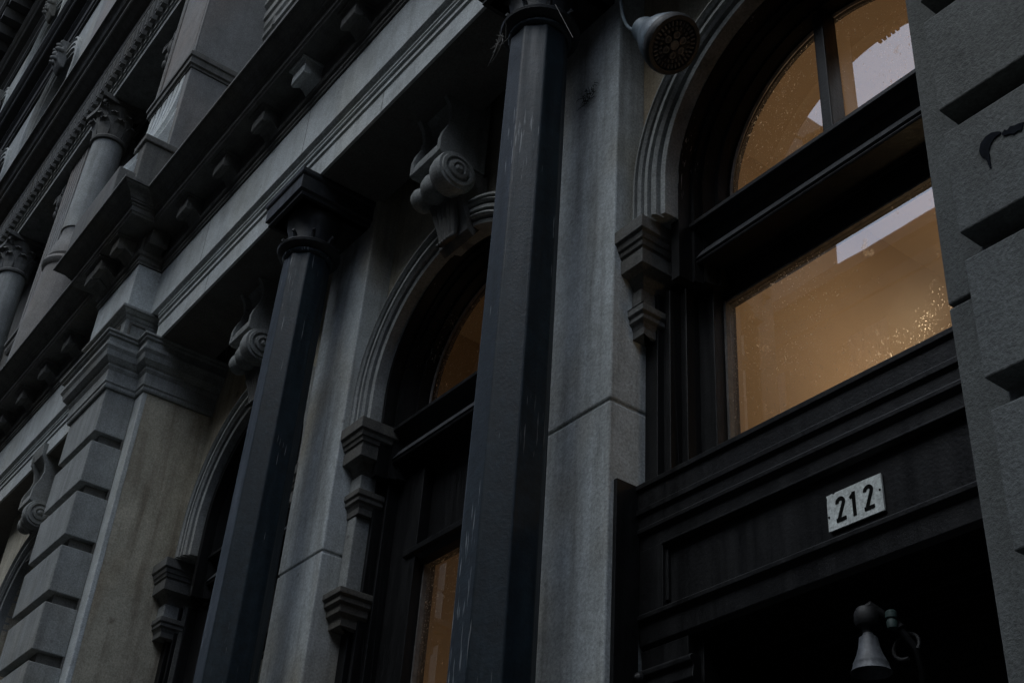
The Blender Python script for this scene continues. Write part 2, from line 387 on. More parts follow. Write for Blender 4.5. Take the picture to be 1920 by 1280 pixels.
# --- black joinery of each bay: jamb posts, stepped arch reveal, transom
def joinery(cx, half, low_half, low_top, low_bot, door):
    f = thing_part = MB()
    # stepped arched frame around the fan light
    prof = [(.70, 2.86), (.70, 2.722), (.656, 2.722), (.654, 2.79), (.640, 2.79), (.632, 2.83), (.618, 2.82), (.608, 2.88), (.59, 2.88), (.585, 2.94), (.575, 2.94), (.575, 2.98), (.80, 2.98), (.80, 2.862)]
    f.arch(cx, CZ, prof, 3.0)
    w = f.build('fanlight_frame', BLACK_DRIP, B, smooth=True, angle=25)
    f = MB()
    # fluted jambs each side
    for s in (-1, 1):
        xe = cx+s*half
        steps = [(half, half-.07, 2.76), (half-.07, half-.10, 2.79), (half-.10, half-.125, 2.775), (half-.125, half-.16, 2.83), (half-.16, half-.175, 2.815), (half-.175, low_half+.012, 2.88)]
        for a0, a1, y in steps:
            if a0 > a1: f.box(min(cx+s*a0, cx+s*a1), max(cx+s*a0, cx+s*a1), y, 3.0, GZ, 3.02)
    f.box(cx-low_half-.012, cx+low_half+.012, 2.938, 3.0, low_top, 3.02)
    # moulded transom
    prof = [(2.95, 3.285), (2.775, 3.285), (2.775, 3.264), (2.80, 3.255), (2.82, 3.235), (2.845, 3.19), (2.850, 3.172), (2.832, 3.168), (2.806, 3.125), (2.795, 3.108), (2.808, 3.104), (2.808, 3.098), (2.796, 3.096), (2.800, 3.084), (2.93, 3.08), (2.936, 2.985), (2.95, 2.985)]
    f.prism_x(prof, cx-half, cx+half)
    if not door: f.prism_x([(2.945, 2.50), (2.90, 2.512), (2.885, 2.535), (2.862, 2.545), (2.862, 2.575), (2.878, 2.585), (2.945, 2.60)], cx-low_half-.10, cx+low_half+.10)
    wf = f.build('window_frame', BLACK, B, bevel=.003)
    f = MB(); f.prism_x([(2.840, 3.166), (2.829, 3.1675), (2.803, 3.1255), (2.793, 3.1085), (2.806, 3.103)], cx-half+.002, cx+half-.002); f.build('transom_sky_band', SKY_BAND, wf)  # thin lighter strip: sky reflection painted onto the transom bevel
    # upper glass, lower glass, mullion
    wdw = MB(); wdw.prism_y([(cx+.58*math.cos(PI-PI*k/32), CZ-.02+.58*math.sin(PI-PI*k/32)) for k in range(33)] + [(cx+.58, 3.25), (cx-.58, 3.25)], 2.955, 2.959)
    wdw.build('window_pane', GLASS, B)
    bd = MB(); bd.arch(cx, CZ, [(.58, 2.945), (.574, 2.935), (.568, 2.945), (.574, 2.953)], 3.2); bd.build('glazing_bead', BEAD, B, smooth=True)
    ml = MB(); ml.box(cx-.024, cx+.024, 2.87, 2.955, 3.25, CZ+.572); ml.build('mullion', BLACK, B, bevel=.004)
    wdw = MB(); wdw.box(cx-low_half, cx+low_half, 2.955, 2.959, low_bot, low_top+.01); wdw.build('window_pane', GLASS, B)
    bd = MB(); bd.box(cx-low_half-.012, cx-low_half, 2.935, 2.96, low_bot, low_top); bd.box(cx-low_half, cx+low_half, 2.94, 2.954, low_top-.008, low_top+.004)
    bd.build('glazing_bead', BEAD, B)
joinery(-2.205, .893, .622, 2.965, 1.95, True)
joinery(-4.45, .85, .43, 2.515, -.3, False)
joinery(-6.66, 1.075, .50, 2.5, -.3, False)

# --- door surround with the number panel
d = MB()
prof = [(2.95, 2.155), (2.70, 2.155), (2.70, 2.135), (2.712, 2.13), (2.712, 2.06), (2.703, 2.055), (2.703, 2.035), (2.715, 2.03), (2.715, 1.985), (2.708, 1.98), (2.708, 1.965), (2.725, 1.955), (2.725, 1.90), (2.95, 1.90)]
d.prism_x(prof, -3.085, -1.41)
d.box(-3.085, -1.41, 2.745, 2.95, 1.665, 1.90)                    # panel field
d.prism_x([(2.95, 1.668), (2.722, 1.668), (2.712, 1.66), (2.712, 1.645), (2.73, 1.635), (2.73, 1.56), (2.745, 1.545), (2.95, 1.545)], -3.085, -1.41)
d.box(-3.085, -2.96, 2.722, 2.744, 1.667, 1.902)
d.prism_x([(2.744, 1.90), (2.715, 1.90), (2.715, 1.892), (2.735, 1.885), (2.744, 1.885)], -2.96, -1.41)
d.box(-2.96, -2.945, 2.733, 2.744, 1.69, 1.88)
d.build('door_surround', BLACK, B, bevel=.002)
d = MB(); d.box(-3.096, -3.078, 2.61, 2.72, GZ, 2.157); d.build('side_board', BLACK, B, bevel=.002)
# recessed doorway: jambs, small jamb bracket, door leaf
d = MB(); d.box(-3.32, -1.15, 2.932, 3.62, 1.518, 1.5435)
d.box(-3.085, -2.86, 2.74, 3.5, GZ, 1.545); d.box(-1.60, -1.41, 2.74, 3.5, GZ, 1.545)
d.box(-2.86, -2.83, 2.78, 3.5, GZ, 1.545)
d.prism_x([(2.74, 1.46), (2.70, 1.46), (2.69, 1.45), (2.69, 1.435), (2.705, 1.425), (2.70, 1.385), (2.72, 1.36), (2.74, 1.36)], -3.06, -2.80)
d.prism_x([(2.74, 1.345), (2.705, 1.345), (2.715, 1.33), (2.74, 1.33)], -3.06, -2.82)
d.lathe_axis((-3.03, 2.66, 1.425), (0, 1, 0), [(.004, 0), (.018, .008), (.022, .022), (.012, .035), (.012, .08)], 16)
d.box(-2.83, -1.60, 3.02, 3.06, 1.50, 1.545)
d.build('door_recess', BLACK, B, bevel=.003)
d = MB(); d.box(-2.83, -1.60, 3.12, 3.18, GZ, 1.54)
for x0, x1 in ((-2.76, -2.27), (-2.17, -1.67)):
    for z0, z1 in ((-.9, .1), (.2, 1.35)): d.box(x0, x1, 3.10, 3.121, z0, z1)
d.build('door', BLACK, B, bevel=.006)

# --- number plate (screwed to the panel)
pl = thing('number_plate', 'white enamel house number plate reading 212 over the dark doorway', 'sign')
X0, X1, Z0, Z1, YP = -2.247, -2.040, 1.698, 1.818, 2.735
m = MB(); m.prism_y([(X0, Z0), (X1, Z0), (X1, Z1), (X1-.06, Z1+.001), (X0+.036, Z1), (X0+.030, Z1-.004), (X0+.022, Z1), (X0, Z1-.001), (X0+.003, Z1-.012), (X0+.001, Z1-.03)], YP, YP+.008)
m.build('plate', ENAMEL, pl, bevel=.0008)
def digit2(x, z, h, wd):
    t_ = .19*h; pts = []
    out = []; inn = []
    cxx, czz, r = x+wd/2, z+h-wd/2, wd/2; ri = r-t_*.72
    for k in range(0, 15):
        an = math.radians(190-k*14.3)
        out.append((cxx+r*math.cos(an), czz+r*math.sin(an))); inn.append((cxx+ri*math.cos(an), czz+ri*math.sin(an)))
    out += [(x+t_*.95, z+t_*.72), (x+wd, z+t_*.72), (x+wd, z), (x, z), (x, z+t_*.5)]
    poly = out + inn[::-1]
    return out, inn
def ribbon(m, pts, wd, y0, y1):
    """flat stroke through the points (x, z) with real thickness y0..y1"""
    n = len(pts); L = []; R = []
    for i, p in enumerate(pts):
        a_, b_ = pts[max(i-1, 0)], pts[min(i+1, n-1)]
        dx, dz = b_[0]-a_[0], b_[1]-a_[1]; l = math.hypot(dx, dz); nx, nz = -dz/l, dx/l
        ww = wd[i] if isinstance(wd, list) else wd
        L.append((p[0]+nx*ww/2, p[1]+nz*ww/2)); R.append((p[0]-nx*ww/2, p[1]-nz*ww/2))
    for i in range(n-1):
        q = (L[i], R[i], L[i+1], R[i+1])
        m.hexa([(q[0][0], y0, q[0][1]), (q[1][0], y0, q[1][1]), (q[0][0], y1, q[0][1]), (q[1][0], y1, q[1][1]),
                (q[2][0], y0, q[2][1]), (q[3][0], y0, q[3][1]), (q[2][0], y1, q[2][1]), (q[3][0], y1, q[3][1])])
def two(m, x, z, h, wd, t_):
    r = wd/2-t_/2; cx_, cz_ = x+wd/2, z+h-wd/2
    pts = [(cx_+r*math.cos(math.radians(a_)), cz_+r*math.sin(math.radians(a_))) for a_ in range(185, -36, -17)]
    pts += [(x+t_*.62, z+t_*.3)]
    ribbon(m, pts, t_, YP-.0016, YP+.001)
    m.box(x, x+wd, YP-.0018, YP+.001, z, z+t_*.95)
H_, W_, T_ = .080, .037, .0122
for xx in (-2.213, -2.108):
    m = MB(); two(m, xx, 1.718, H_, W_, T_); m.build('numeral', INK, pl)
m = MB(); ribbon(m, [(-2.144, 1.718), (-2.144, 1.796)], T_, YP-.0016, YP+.001); ribbon(m, [(-2.141, 1.793), (-2.158, 1.779)], T_*.8, YP-.0018, YP+.001)
m.build('numeral', INK, pl)
for xx, zz in ((X0+.006, 1.745), (X1-.008, 1.766)):
    m = MB(); m.lathe_axis((xx, YP-.003, zz), (0, 1, 0), [(.001, 0), (.0032, .001), (.0036, .004)], 12); m.build('screw', INK, pl)

# --- piers with rusticated quoins
def pier(xl, xr, strip, ztop, joints, jh, lean=False, right_side=True):
    core = MB(); c_ = .075
    core.box(xl+c_, xr-c_, P1+c_, WALL+.3, GZ, ztop)
    # flanking strips (plain, set back)
    if lean:
        zj = .823*P2; xs0, xs1 = xl-strip, xl+.08
        core.box(xs0, xs1, P2, WALL+.3, GZ, zj-.008)
        tl = .030
        core.hexa([(xs0, P2, zj+.008), (xs0+tl, P2, ztop), (xs0, WALL+.3, zj+.008), (xs0+tl, WALL+.3, ztop),
                   (xs1, P2, zj+.008), (xs1, P2, ztop), (xs1, WALL+.3, zj+.008), (xs1, WALL+.3, ztop)])
        core.box(xs0+.012, xs1, P2+.012, WALL+.2, zj-.02, zj+.02)
    else:
        core.box(xl-strip, xl+.08, P2, WALL+.3, GZ, ztop)
    core.box(xr-.08, xr+strip, P2, WALL+.3, GZ, ztop)
    o = core.build('pier', STONE_TAN if not lean else STONE, B, bevel=.006)
    q = MB(); zs = sorted([GZ-.5]+joints+[ztop])
    for i in range(len(zs)-1):
        z0 = zs[i]; z1 = zs[i+1]-(jh if i < len(zs)-2 else 0)
        if i == 0: z0 = GZ
        q.box(xl, xr, P1, P2-.003, z0, z1)
    qq = q.build('quoin_blocks', STONE, o, bevel=.006)
    q = MB(); q.box(xl+.04, xr-.045, P1+.055, P2-.004, GZ, ztop-.01); q.box(xr-.10, xr-.002, P2-.016, P2-.0045, GZ, ztop-.012); q.build('joint_shade_backing', STONE_DARK, o)  # dark backing paints the shade inside the open quoin joints
    q = MB(); q.box(xr+.001, xr+strip+.002, P2-.006, P2+.03, GZ, ztop-.004); q.build('pier_edge_strip', STONE_PALE, o, bevel=.006)
    return o
PL = pier(-8.585, -7.876, .141, 4.487, [2.60-.39*4, 2.60-.39*3, 2.60-.39*2, 2.60-.39, 2.60, 2.985, 3.375, 3.765, 4.150], .075)
# right pier: joints given as the underside of each block
def right_pier():
    xl, xr, strip, ztop = -1.214, -.50, .195, 5.0
    core = MB(); c_ = .075
    core.box(xl+.001, xr-.001, P1+c_, WALL+.3, GZ, ztop)
    zj = .823*P2; xs0, xs1 = xl-strip, xl+.002
    core.box(xs0, xs1, P2, WALL+.3, GZ, zj-.006)
    core.hexa([(xs0, P2, zj+.006), (xs0+.045, P2, ztop), (xs0, WALL+.3, zj+.006), (xs0+.045, WALL+.3, ztop),
               (xs1, P2, zj+.006), (xs1, P2, ztop), (xs1, WALL+.3, zj+.006), (xs1, WALL+.3, ztop)])
    core.box(xs0+.012, xs1, P2+.012, WALL+.2, zj-.02, zj+.02)
    core.box(xr-.002, xr+strip, P2, WALL+.3, GZ, ztop)
    o = core.build('pier', STONE_GREY, B, bevel=.005)
    q = MB(); und = [GZ+.2]+[1.056-.38*k for k in range(5, 0, -1)]+[1.056, 1.438, 1.817, 2.188, 2.568, 2.95, 3.33, 3.71, 4.09, 4.47]
    for i, z in enumerate(und):
        z1 = (und[i+1] if i+1 < len(und) else ztop)-.075
        q.box(xl, xr, P1, P1+c_+.004, z, z1)
    qq = q.build('quoin_blocks', STONE_GREY, o, bevel=.004)
    # dark paint mark left by a spray can on one block
    gm = MB()
    def P(x, y):
        return None
    return o
PR = right_pier()
def on_front(u, v, Y):      # a point of the pier face given by slopes X/Y and Z/Y from the street
    return (u*Y, v*Y)
gm = MB(); ribbon(gm, [on_front(*q, P1) for q in ((-.5572, .985), (-.5590, .992), (-.5585, .999), (-.5560, 1.005), (-.5515, 1.0085), (-.5465, 1.010), (-.5410, 1.0095), (-.5360, 1.0075))], [.008, .020, .028, .030, .028, .022, .012, .005], P1-.003, P1+.001)
ribbon(gm, [on_front(*q, P1) for q in ((-.5350, 1.0045), (-.5320, 1.005), (-.5290, 1.0025), (-.5250, 1.0035), (-.5200, 1.0005), (-.5150, 1.0010), (-.5100, .9985))], [.004, .016, .012, .020, .022, .018, .020], P1-.003, P1+.001)
ribbon(gm, [on_front(*q, P1) for q in ((-.5568, .988), (-.5563, .980), (-.5559, .974), (-.5557, .969))], [.012, .007, .005, .003], P1-.0035, P1+.001)
gm.build('paint_mark', paint('spray_paint', (.006, .008, .012), .9, 0, (.01, .012, .016), .1), PR)

# pier capital
path_pier = [(-7.735, WALL), (-7.735, P2), (-7.876, P2), (-7.876, P1), (-8.585, P1), (-8.585, P2), (-8.726, P2), (-8.726, WALL)]
cap = MB()
cap.sweep(path_pier, [(-.05, 4.48), (0, 4.487), (.016, 4.487), (.022, 4.50), (.022, 4.52), (.030, 4.53), (.030, 4.62), (.045, 4.645), (.045, 4.66), (.06, 4.67), (.085, 4.70),
                      (.095, 4.74), (.111, 4.765), (.111, 4.785), (.100, 4.79), (.100, 4.835), (.118, 4.842), (.118, 4.858), (.134, 4.865), (.134, 4.880), (-.05, 4.885)])
cap.build('pier_capital', STONE, B, bevel=.003)
cap = MB()
pth = [(-7.876, FA+.2), (-7.876, P1), (-8.585, P1), (-8.585, FA+.2)]
cap.sweep(pth, [(-.1, 4.884), (0, 4.884), (0, 5.085), (.008, 5.09), (.012, 5.105), (.012, 5.115), (.03, 5.12), (.045, 5.14), (.063, 5.145), (.063, 5.166), (-.1, 5.166)])
cap.build('pier_block', STONE, B, bevel=.003)
pn = MB()
for a0, a1, z0, z1 in ((-8.50, -7.96, 4.91, 4.925), (-8.50, -7.96, 5.05, 5.065), (-8.50, -8.485, 4.925, 5.05), (-7.975, -7.96, 4.925, 5.05)): pn.box(a0, a1, P1-.010, P1+.001, z0, z1)
pn.box(-7.877, -7.866, 2.03, 2.045, 4.91, 5.065); pn.box(-7.877, -7.866, 2.045, 2.15, 5.05, 5.065); pn.box(-7.877, -7.866, 2.045, 2.15, 4.91, 4.925)
pn.build('panel_moulding', STONE_DARK, B, bevel=.003)

# --- architrave (fascia) between the piers
def fascia(x0, x1):
    f = MB()
    prof = [(2.62, ZA), (FA, ZA), (FA, 5.035), (FA-.012, 5.045), (FA-.006, 5.06), (FA-.006, 5.095), (FA-.020, 5.10), (FA-.020, 5.110), (FA-.012, 5.115), (FA-.026, 5.125),
            (FA-.026, 5.135), (FA-.018, 5.14), (FB+.012, 5.160), (FB+.002, 5.168), (FB+.002, 5.25), (2.62, 5.25)]
    f.prism_x(prof, x0, x1); o = f.build('architrave', STONE_PALE, B)
    q = MB(); q.box(x0+.004, x1-.004, FA+.018, 2.618, ZA-.006, ZA+.01); q.build('soffit_shade_sheet', SOFFIT, o); return o  # thin dark sheet paints shade over the pale architrave underside
AR1 = fascia(-7.735, -1.41)
for u_ in (-4.66, -6.9, -2.2):
    jt = MB(); jt.box(u_, u_+.004, FA-.0012, FA+.003, ZA+.002, 5.033); jt.build('stone_joint', STONE_DARK, AR1)
fascia(-24, -8.726)
# underside of the arcade
s_ = MB(); s_.box(-24, -1.0, 2.60, 3.4, 5.10, 5.22); s_.build('arcade_ceiling', SOFFIT, B)

# --- frieze and cornice with ressauts over the piers
def ressaut_path(y, dy, xe0, piers):
    pts = [(xe0, y)]
    for xr, xl in piers: pts += [(xr, y), (xr, y-dy), (xl, y-dy), (xl, y)]
    pts += [(-26, y)]; return pts
pth = ressaut_path(FB, .18, 3.5, [(-.44, -1.26), (-7.844, -8.64)])
fr = MB(); fr.sweep(pth, [(-.3, 5.168), (0, 5.168), (0, 5.548), (-.3, 5.548)]); FR = fr.build('frieze', STONE_PALE, B, bevel=.004)
for u_ in (-5.56, -3.25, -7.0):
    jt = MB(); jt.box(u_, u_+.004, FB-.0012, FB+.003, 5.170, 5.546); jt.build('stone_joint', STONE_DARK, FR)
co = MB()
co.sweep(pth, [(-.3, 5.549), (.012, 5.549), (.012, 5.565), (.022, 5.575), (.022, 5.595), (.014, 5.60), (.014, 5.615), (.030, 5.625), (.040, 5.645), (.028, 5.65), (.028, 5.79),
               (.060, 5.795), (.205, 5.795), (.213, 5.81), (.222, 5.815), (.222, 5.852), (.235, 5.86), (.235, 5.872), (.252, 5.877), (.252, 5.888), (.262, 5.892), (.275, 5.91), (.300, 5.93), (.330, 5.945),
               (.345, 5.955), (.345, 5.962), (.360, 5.965), (.360, 5.99), (-.3, 6.04)])
CO = co.build('cornice', STONE_DARK, B, bevel=.002)
def modillion(x0, x1, yb, yf, zb, zt, side=False):
    p = MB()
    pr = [(yb, zt), (yf-.015, zt), (yf-.015, zt-.018), (yf, zt-.022), (yf, zt-.115), (yf+.012, zt-.128), (yf+.035, zt-.118), (yf+.06, zt-.100), (yf+.085, zt-.115), (yb, zt-.16)]
    p.prism_x(pr, x0, x1); p.box(x0-.012, x1+.012, yf-.028, yb, zt-.014, zt+.004)
    return p.build('modillion', STONE_PALE if abs(x0+5.595) < .02 else STONE_DARK, CO, bevel=.004)
xm = [-2.83, -3.42, -4.01, -4.40-.19, -4.98-.20]
k = 0
for xc in [-.0, -2.05, -2.63, -3.21, -3.79, -4.90, -5.51, -6.06, -6.64, -7.235]:
    modillion(xc-.085, xc+.085, 2.125, 2.0, 5.66, 5.794)
modillion(-4.43, -4.26, 2.125, 2.0, 5.66, 5.794)
for xl_ in (-8.09, -8.44, -8.80+.19): modillion(xl_+.0, xl_+.155, 1.945, 1.80, 5.66, 5.794)
for k in range(12):
    x_ = -9.665-.584*k; modillion(x_, x_+.17, 2.125, 2.0, 5.66, 5.794)
# side modillion on the ressaut return
p = MB(); p.prism_y([(-7.83, 5.794), (-7.69, 5.794), (-7.69, 5.68), (-7.705, 5.665), (-7.73, 5.675), (-7.76, 5.70), (-7.83, 5.64)], 1.96, 2.10); p.build('modillion', STONE_DARK, CO, bevel=.004)

# --- ground-floor columns
def oct_column(cx, cy):
    R = .148
    s_ = MB()
    r8 = PI/8
    s_.lathe(cx, cy, [(R*1.04, GZ+.55), (R*1.03, .5), (R*1.0, 2.0), (R*.93, 4.30), (R*.91, 4.40)], 8, r8)
    s_.lathe(cx, cy, [(R*.9, 4.40), (R*.99, 4.41), (R*1.0, 4.425), (R*.9, 4.435)], 24)
    col = s_.build('column', NAVY, B, bevel=.006)
    b_ = MB(); b_.box(cx-.24, cx+.24, cy-.24, cy+.24, GZ, GZ+.35); b_.lathe(cx, cy, [(.22, GZ+.35), (.225, GZ+.40), (.19, GZ+.44), (.20, GZ+.49), (.165, GZ+.55)], 24)
    b_.build('column_base', NAVY, col, bevel=.004)
    c_ = MB()
    c_.lathe(cx, cy, [(.130, 4.43), (.165, 4.44), (.182, 4.452), (.186, 4.466), (.178, 4.478), (.140, 4.484), (.138, 4.50), (.140, 4.60), (.150, 4.625), (.156, 4.65), (.160, 4.68), (.160, 4.70)], 36)
    for k in range(8):      # small leaves round the neck
        an = 2*PI*(k+.5)/8; ux, uy = math.cos(an), math.sin(an)
        c_.tube([(cx+ux*.136, cy+uy*.136, 4.485), (cx+ux*.146, cy+uy*.146, 4.53), (cx+ux*.165, cy+uy*.165, 4.55), (cx+ux*.170, cy+uy*.170, 4.535)], [.014, .013, .010, .006], 6)
    c_.build('capital', NAVY_CAP, col, smooth=True)
    a_ = MB(); h = .235
    prof = [(-.1, 4.70), (-.028, 4.70), (-.028, 4.725), (-.012, 4.735), (-.012, 4.83), (-.004, 4.84), (0, 4.85), (0, 4.876), (-.1, 4.876)]
    a_.sweep([(cx+h, cy+.28), (cx+h, cy-h), (cx-h, cy-h), (cx-h, cy+.28)], prof); a_.box(cx-h+.05, cx+h-.05, cy-h+.05, cy+.28, 4.70, 4.876)
    a_.build('abacus', NAVY_CAP, col, bevel=.002)
    return col
oct_column(-3.345, 2.315)
oct_column(-5.560, 2.325)

# --- keystone consoles
def console(cx, dy=0.0, dz=0.0, sc=1.0, mat=STONE, ztop=5.0):
    w2 = .145*sc; Y = 2.40+dy; Z = 4.47+dz
    p = MB()
    zt_ = ztop+dz
    p.prism_x([(2.70+dy, Z), (Y+.02, Z), (Y, Z+.010), (Y, Z+.045), (Y+.02, Z+.10), (Y+.06, Z+.16), (Y+.095, Z+.24), (Y+.10, Z+.30), (Y+.07, Z+.38), (Y+.0, Z+.44), (Y-.02, zt_), (2.70+dy, zt_)], cx-w2+.03, cx+w2-.03)
    for x0_, x1_ in ((cx-w2, cx-w2+.0305), (cx+w2-.0305, cx+w2)):
        p.prism_x([(2.69+dy, Z-.001), (Y+.018, Z-.001), (Y-.002, Z+.009), (Y-.002, Z+.10), (Y+.01, Z+.15), (Y+.035, Z+.21), (Y+.05, Z+.28), (Y+.035, Z+.35), (Y-.01, Z+.42), (Y-.022, zt_), (2.69+dy, zt_)], x0_, x1_)
    root = p.build('keystone_console', mat, B, bevel=.004)
    r = MB()
    r.lathe_axis((cx-w2-.035, Y+.10, Z-.105), (1, 0, 0), [(.02, 0), (.05, .0), (.066, .015), (.072, .045), (.062, .075), (.048, .092), (.058, .100), (.082, .135), (.088, .170), (.078, .205), (.060, .225), (.088, .240), (.112, .265), (.120, .300), (.120, .345), (.114, .362),
                 (.100, .364), (.096, .374), (.078, .376), (.074, .364), (.060, .366), (.056, .380), (.038, .384), (.032, .374), (.024, .376), (.012, .392)], 36)
    r.build('scroll', mat, root, smooth=True)
    l = MB()
    prof = [(2.72+dy, Z-.01), (Y+.20, Z-.01), (Y+.13, Z-.16), (Y+.17, Z-.24), (Y+.21, Z-.33), (Y+.22, Z-.40), (Y+.26, Z-.43), (Y+.29, Z-.38), (2.72+dy, Z-.34)]
    l.prism_x(prof, cx-w2*.80, cx+w2*.98)
    for k, s in enumerate((-.09, -.045, 0, .045, .09)):
        l.tube([(cx+s, Y+.16, Z-.14), (cx+s*.9, Y+.165, Z-.23), (cx+s*.7, Y+.19, Z-.32), (cx+s*.6, Y+.20, Z-.40), (cx+s*.5, Y+.16, Z-.44)], [.02, .026, .024, .02, .008], 8)
    l.build('acanthus_leaf', STONE_DARK, root, bevel=.006, smooth=True)  # darker stone than the scroll, painting the shade below it
    return root
console(-4.45, mat=STONE); console(-6.62, mat=STONE); console(-2.2, dz=.20, mat=STONE)
console(-10.10, dy=-.22, dz=-.02, mat=STONE)
# neighbouring bay beyond the pier
p = MB(); p.wall_arch(-11.4, -8.726, GZ, 5.25, 2.42, 2.6, -10.0, 3.52, .60, GZ); p.build('spandrel_wall', STONE_TAN, B)
archivolt(-10.0, .76, 2.30, cz=3.52, stilt=2.6)
p = MB(); p.box(-10.8, -9.2, 2.75, 2.8, GZ, 4.3); p.build('window_pane', GLASS_DARK, B)

# --- rooms behind the panes
def room(x0, x1, y0, y1, z0, z1):
    p = MB(); t_ = .072
    p.box(x0-t_, x0, y0, y1, z0, z1); p.box(x1, x1+t_, y0, y1, z0, z1); p.box(x0-t_, x1+t_, y1, y1+t_, z0, z1)
    p.box(x0-t_, x1+t_, y0, y1+t_, z1, z1+t_); p.box(x0-t_, x1+t_, y0, y1+t_, z0-t_, z0)
    return p.build('interior_wall', WALLP, B)
room(-3.5, -1.0, 3.01, 5.62, 1.625, 4.75)
room(-5.6, -3.55, 3.01, 5.5, GZ+.1, 4.45)
# walls of the room front (between panes)
p = MB(); p.box(-1.70, -1.0, 2.97, 3.02, 1.6, 4.5); p.box(-3.3, -3.06, 2.97, 3.02, 1.6, 4.5); p.build('interior_wall', WALLP, B)
L1 = thing('standing_lamp', 'glowing warm lamp standing inside the lit room behind the pane over the numbered door', 'lamp')
p = MB(); p.lathe(-2.62, 4.70, [(.02, 3.38), (.06, 3.40), (.085, 3.46), (.085, 3.50), (.06, 3.56), (.03, 3.58)], 24); p.build('lamp_globe', BULB, L1, smooth=True)
p = MB(); p.tube([(-2.62, 4.70, 3.40), (-2.62, 4.70, 1.63)], .010, 8); p.build('lamp_rod', METAL, L1)
L3 = thing('table_lamp', 'small bright lamp peeping over the lower edge of the lit pane above the door', 'lamp')
p = MB(); p.lathe(-1.99, 3.13, [(.008, 2.39), (.030, 2.41), (.038, 2.44), (.030, 2.468), (.008, 2.482)], 20); p.build('bulb', BULB3, L3, smooth=True)
p = MB(); p.lathe(-1.99, 3.13, [(.05, 1.63), (.05, 1.65), (.012, 1.67), (.010, 2.38), (.016, 2.40)], 16); p.build('stand', METAL, L3, smooth=True)
L2 = thing('pendant_lamp', 'warm lamp hidden in the room behind the narrow window between the two columns', 'lamp')
p = MB(); p.lathe(-4.2, 4.3, [(.02, 1.0), (.07, 1.03), (.09, 1.09), (.07, 1.15), (.03, 1.18)], 20); p.build('lamp_globe', BULB2, L2, smooth=True)
p = MB(); p.lathe(-4.2, 4.3, [(.01, 1.18), (.01, 4.44)], 8); p.build('lamp_rod', METAL, L2)

# ------------------------------------------------------------------ second storey
SX = 3.25; UP = -8.26; W2 = 2.50
# upper pier over the rusticated pier
p = MB()
p.box(-8.69, -7.84, 1.93, 2.52, 7.77, 9.95)
p.box(-8.69, -7.84, 1.93, 2.52, 6.02, 7.59)
for x0, x1 in ((-8.69, -8.655), (-8.635, -8.615), (-7.915, -7.895), (-7.875, -7.84)): p.box(x0, x1, 1.915, 1.931, 7.77, 9.95)
UPR = p.build('upper_pier', STONE_COL, B, bevel=.006)
p = MB(); path = [(-7.84, 2.50), (-7.84, 1.93), (-8.69, 1.93), (-8.69, 2.50)]
p.sweep(path, [(-.05, 7.59), (.012, 7.59), (.012, 7.61), (.03, 7.62), (.03, 7.68), (.045, 7.69), (.045, 7.73), (.02, 7.75), (.02, 7.768), (-.05, 7.768)]); p.build('belt_moulding', STONE_DARK, UPR, bevel=.003)
def flared_foot(cx, wd, yb, z0, z1, flare, parent, n=6):
    """reeded foot that sweeps outward towards the bottom"""
    p = MB(); seg = 10
    for k in range(n):
        x0 = cx-wd/2+wd*k/n; x1 = x0+wd/n*.70
        pts = []
        for i in range(seg+1):
            t_ = i/seg; z = z1+(z0-z1)*t_; f = flare*t_*t_*1.0
            pts.append((yb-f, z))
        p.prism_x(pts+[(yb+.06, z0), (yb+.06, z1)], x0-.0, x1)
    p.prism_x([(yb-flare*(i/seg)**2+.035, z1+(z0-z1)*i/seg) for i in range(seg+1)]+[(yb+.06, z0), (yb+.06, z1)], cx-wd/2, cx+wd/2)
    return p.build('reeded_foot', STONE_PALE, parent, bevel=.003)
flared_foot(-8.28, .74, 1.925, 6.3, 7.585, .30, UPR)
p = MB(); p.box(-8.0, -7.80, 1.75, 1.98, 6.02, 6.62); p.box(-8.02, -7.78, 1.73, 2.0, 6.62, 6.68); p.box(-8.75, -7.82, 1.62, 1.9, 6.0, 6.30)
p.build('pedestal_block', STONE_DARK, UPR, bevel=.008)

# second storey back wall with arches, impost band and consoles
for k in range(-1, 4):
    cx = -9.885-SX*k
    p = MB(); p.wall_arch(cx-SX/2, cx+SX/2, 6.0, 10.0, W2, W2+.3, cx, 8.6, .92, 6.3, 24); p.build('upper_wall', STONE_DARK, B)
    p = MB(); p.arch(cx, 8.6, [(1.02, W2+.02), (1.02, W2-.05), (1.0, W2-.06), (.97, W2-.045), (.95, W2-.05), (.93, W2-.02), (.90, W2-.01), (.90, W2+.05)], 8.3, 24); p.build('upper_arch_moulding', STONE_DARK, B, smooth=True)
    p = MB(); p.box(cx-1, cx+1, W2+.25, W2+.3, 6.2, 9.6); p.build('upper_window', GLASS_DARK, B)
    if k >= 0:
        console(cx, dy=-.26, dz=5.20, mat=STONE_DARK, ztop=4.80)
for x0, x1 in ((-7.84, -4.6),):
    p = MB(); p.prism_x([(W2, 8.20), (W2-.03, 8.22), (W2-.03, 8.28), (W2-.05, 8.30), (W2-.05, 8.36), (W2-.035, 8.38), (W2-.06, 8.42), (W2-.06, 8.50), (W2-.08, 8.52), (W2-.08, 8.60), (W2-.04, 8.62), (W2-.1, 8.68), (W2-.1, 8.74), (W2, 8.76)], x0, x1); p.build('impost_band', STONE, B)

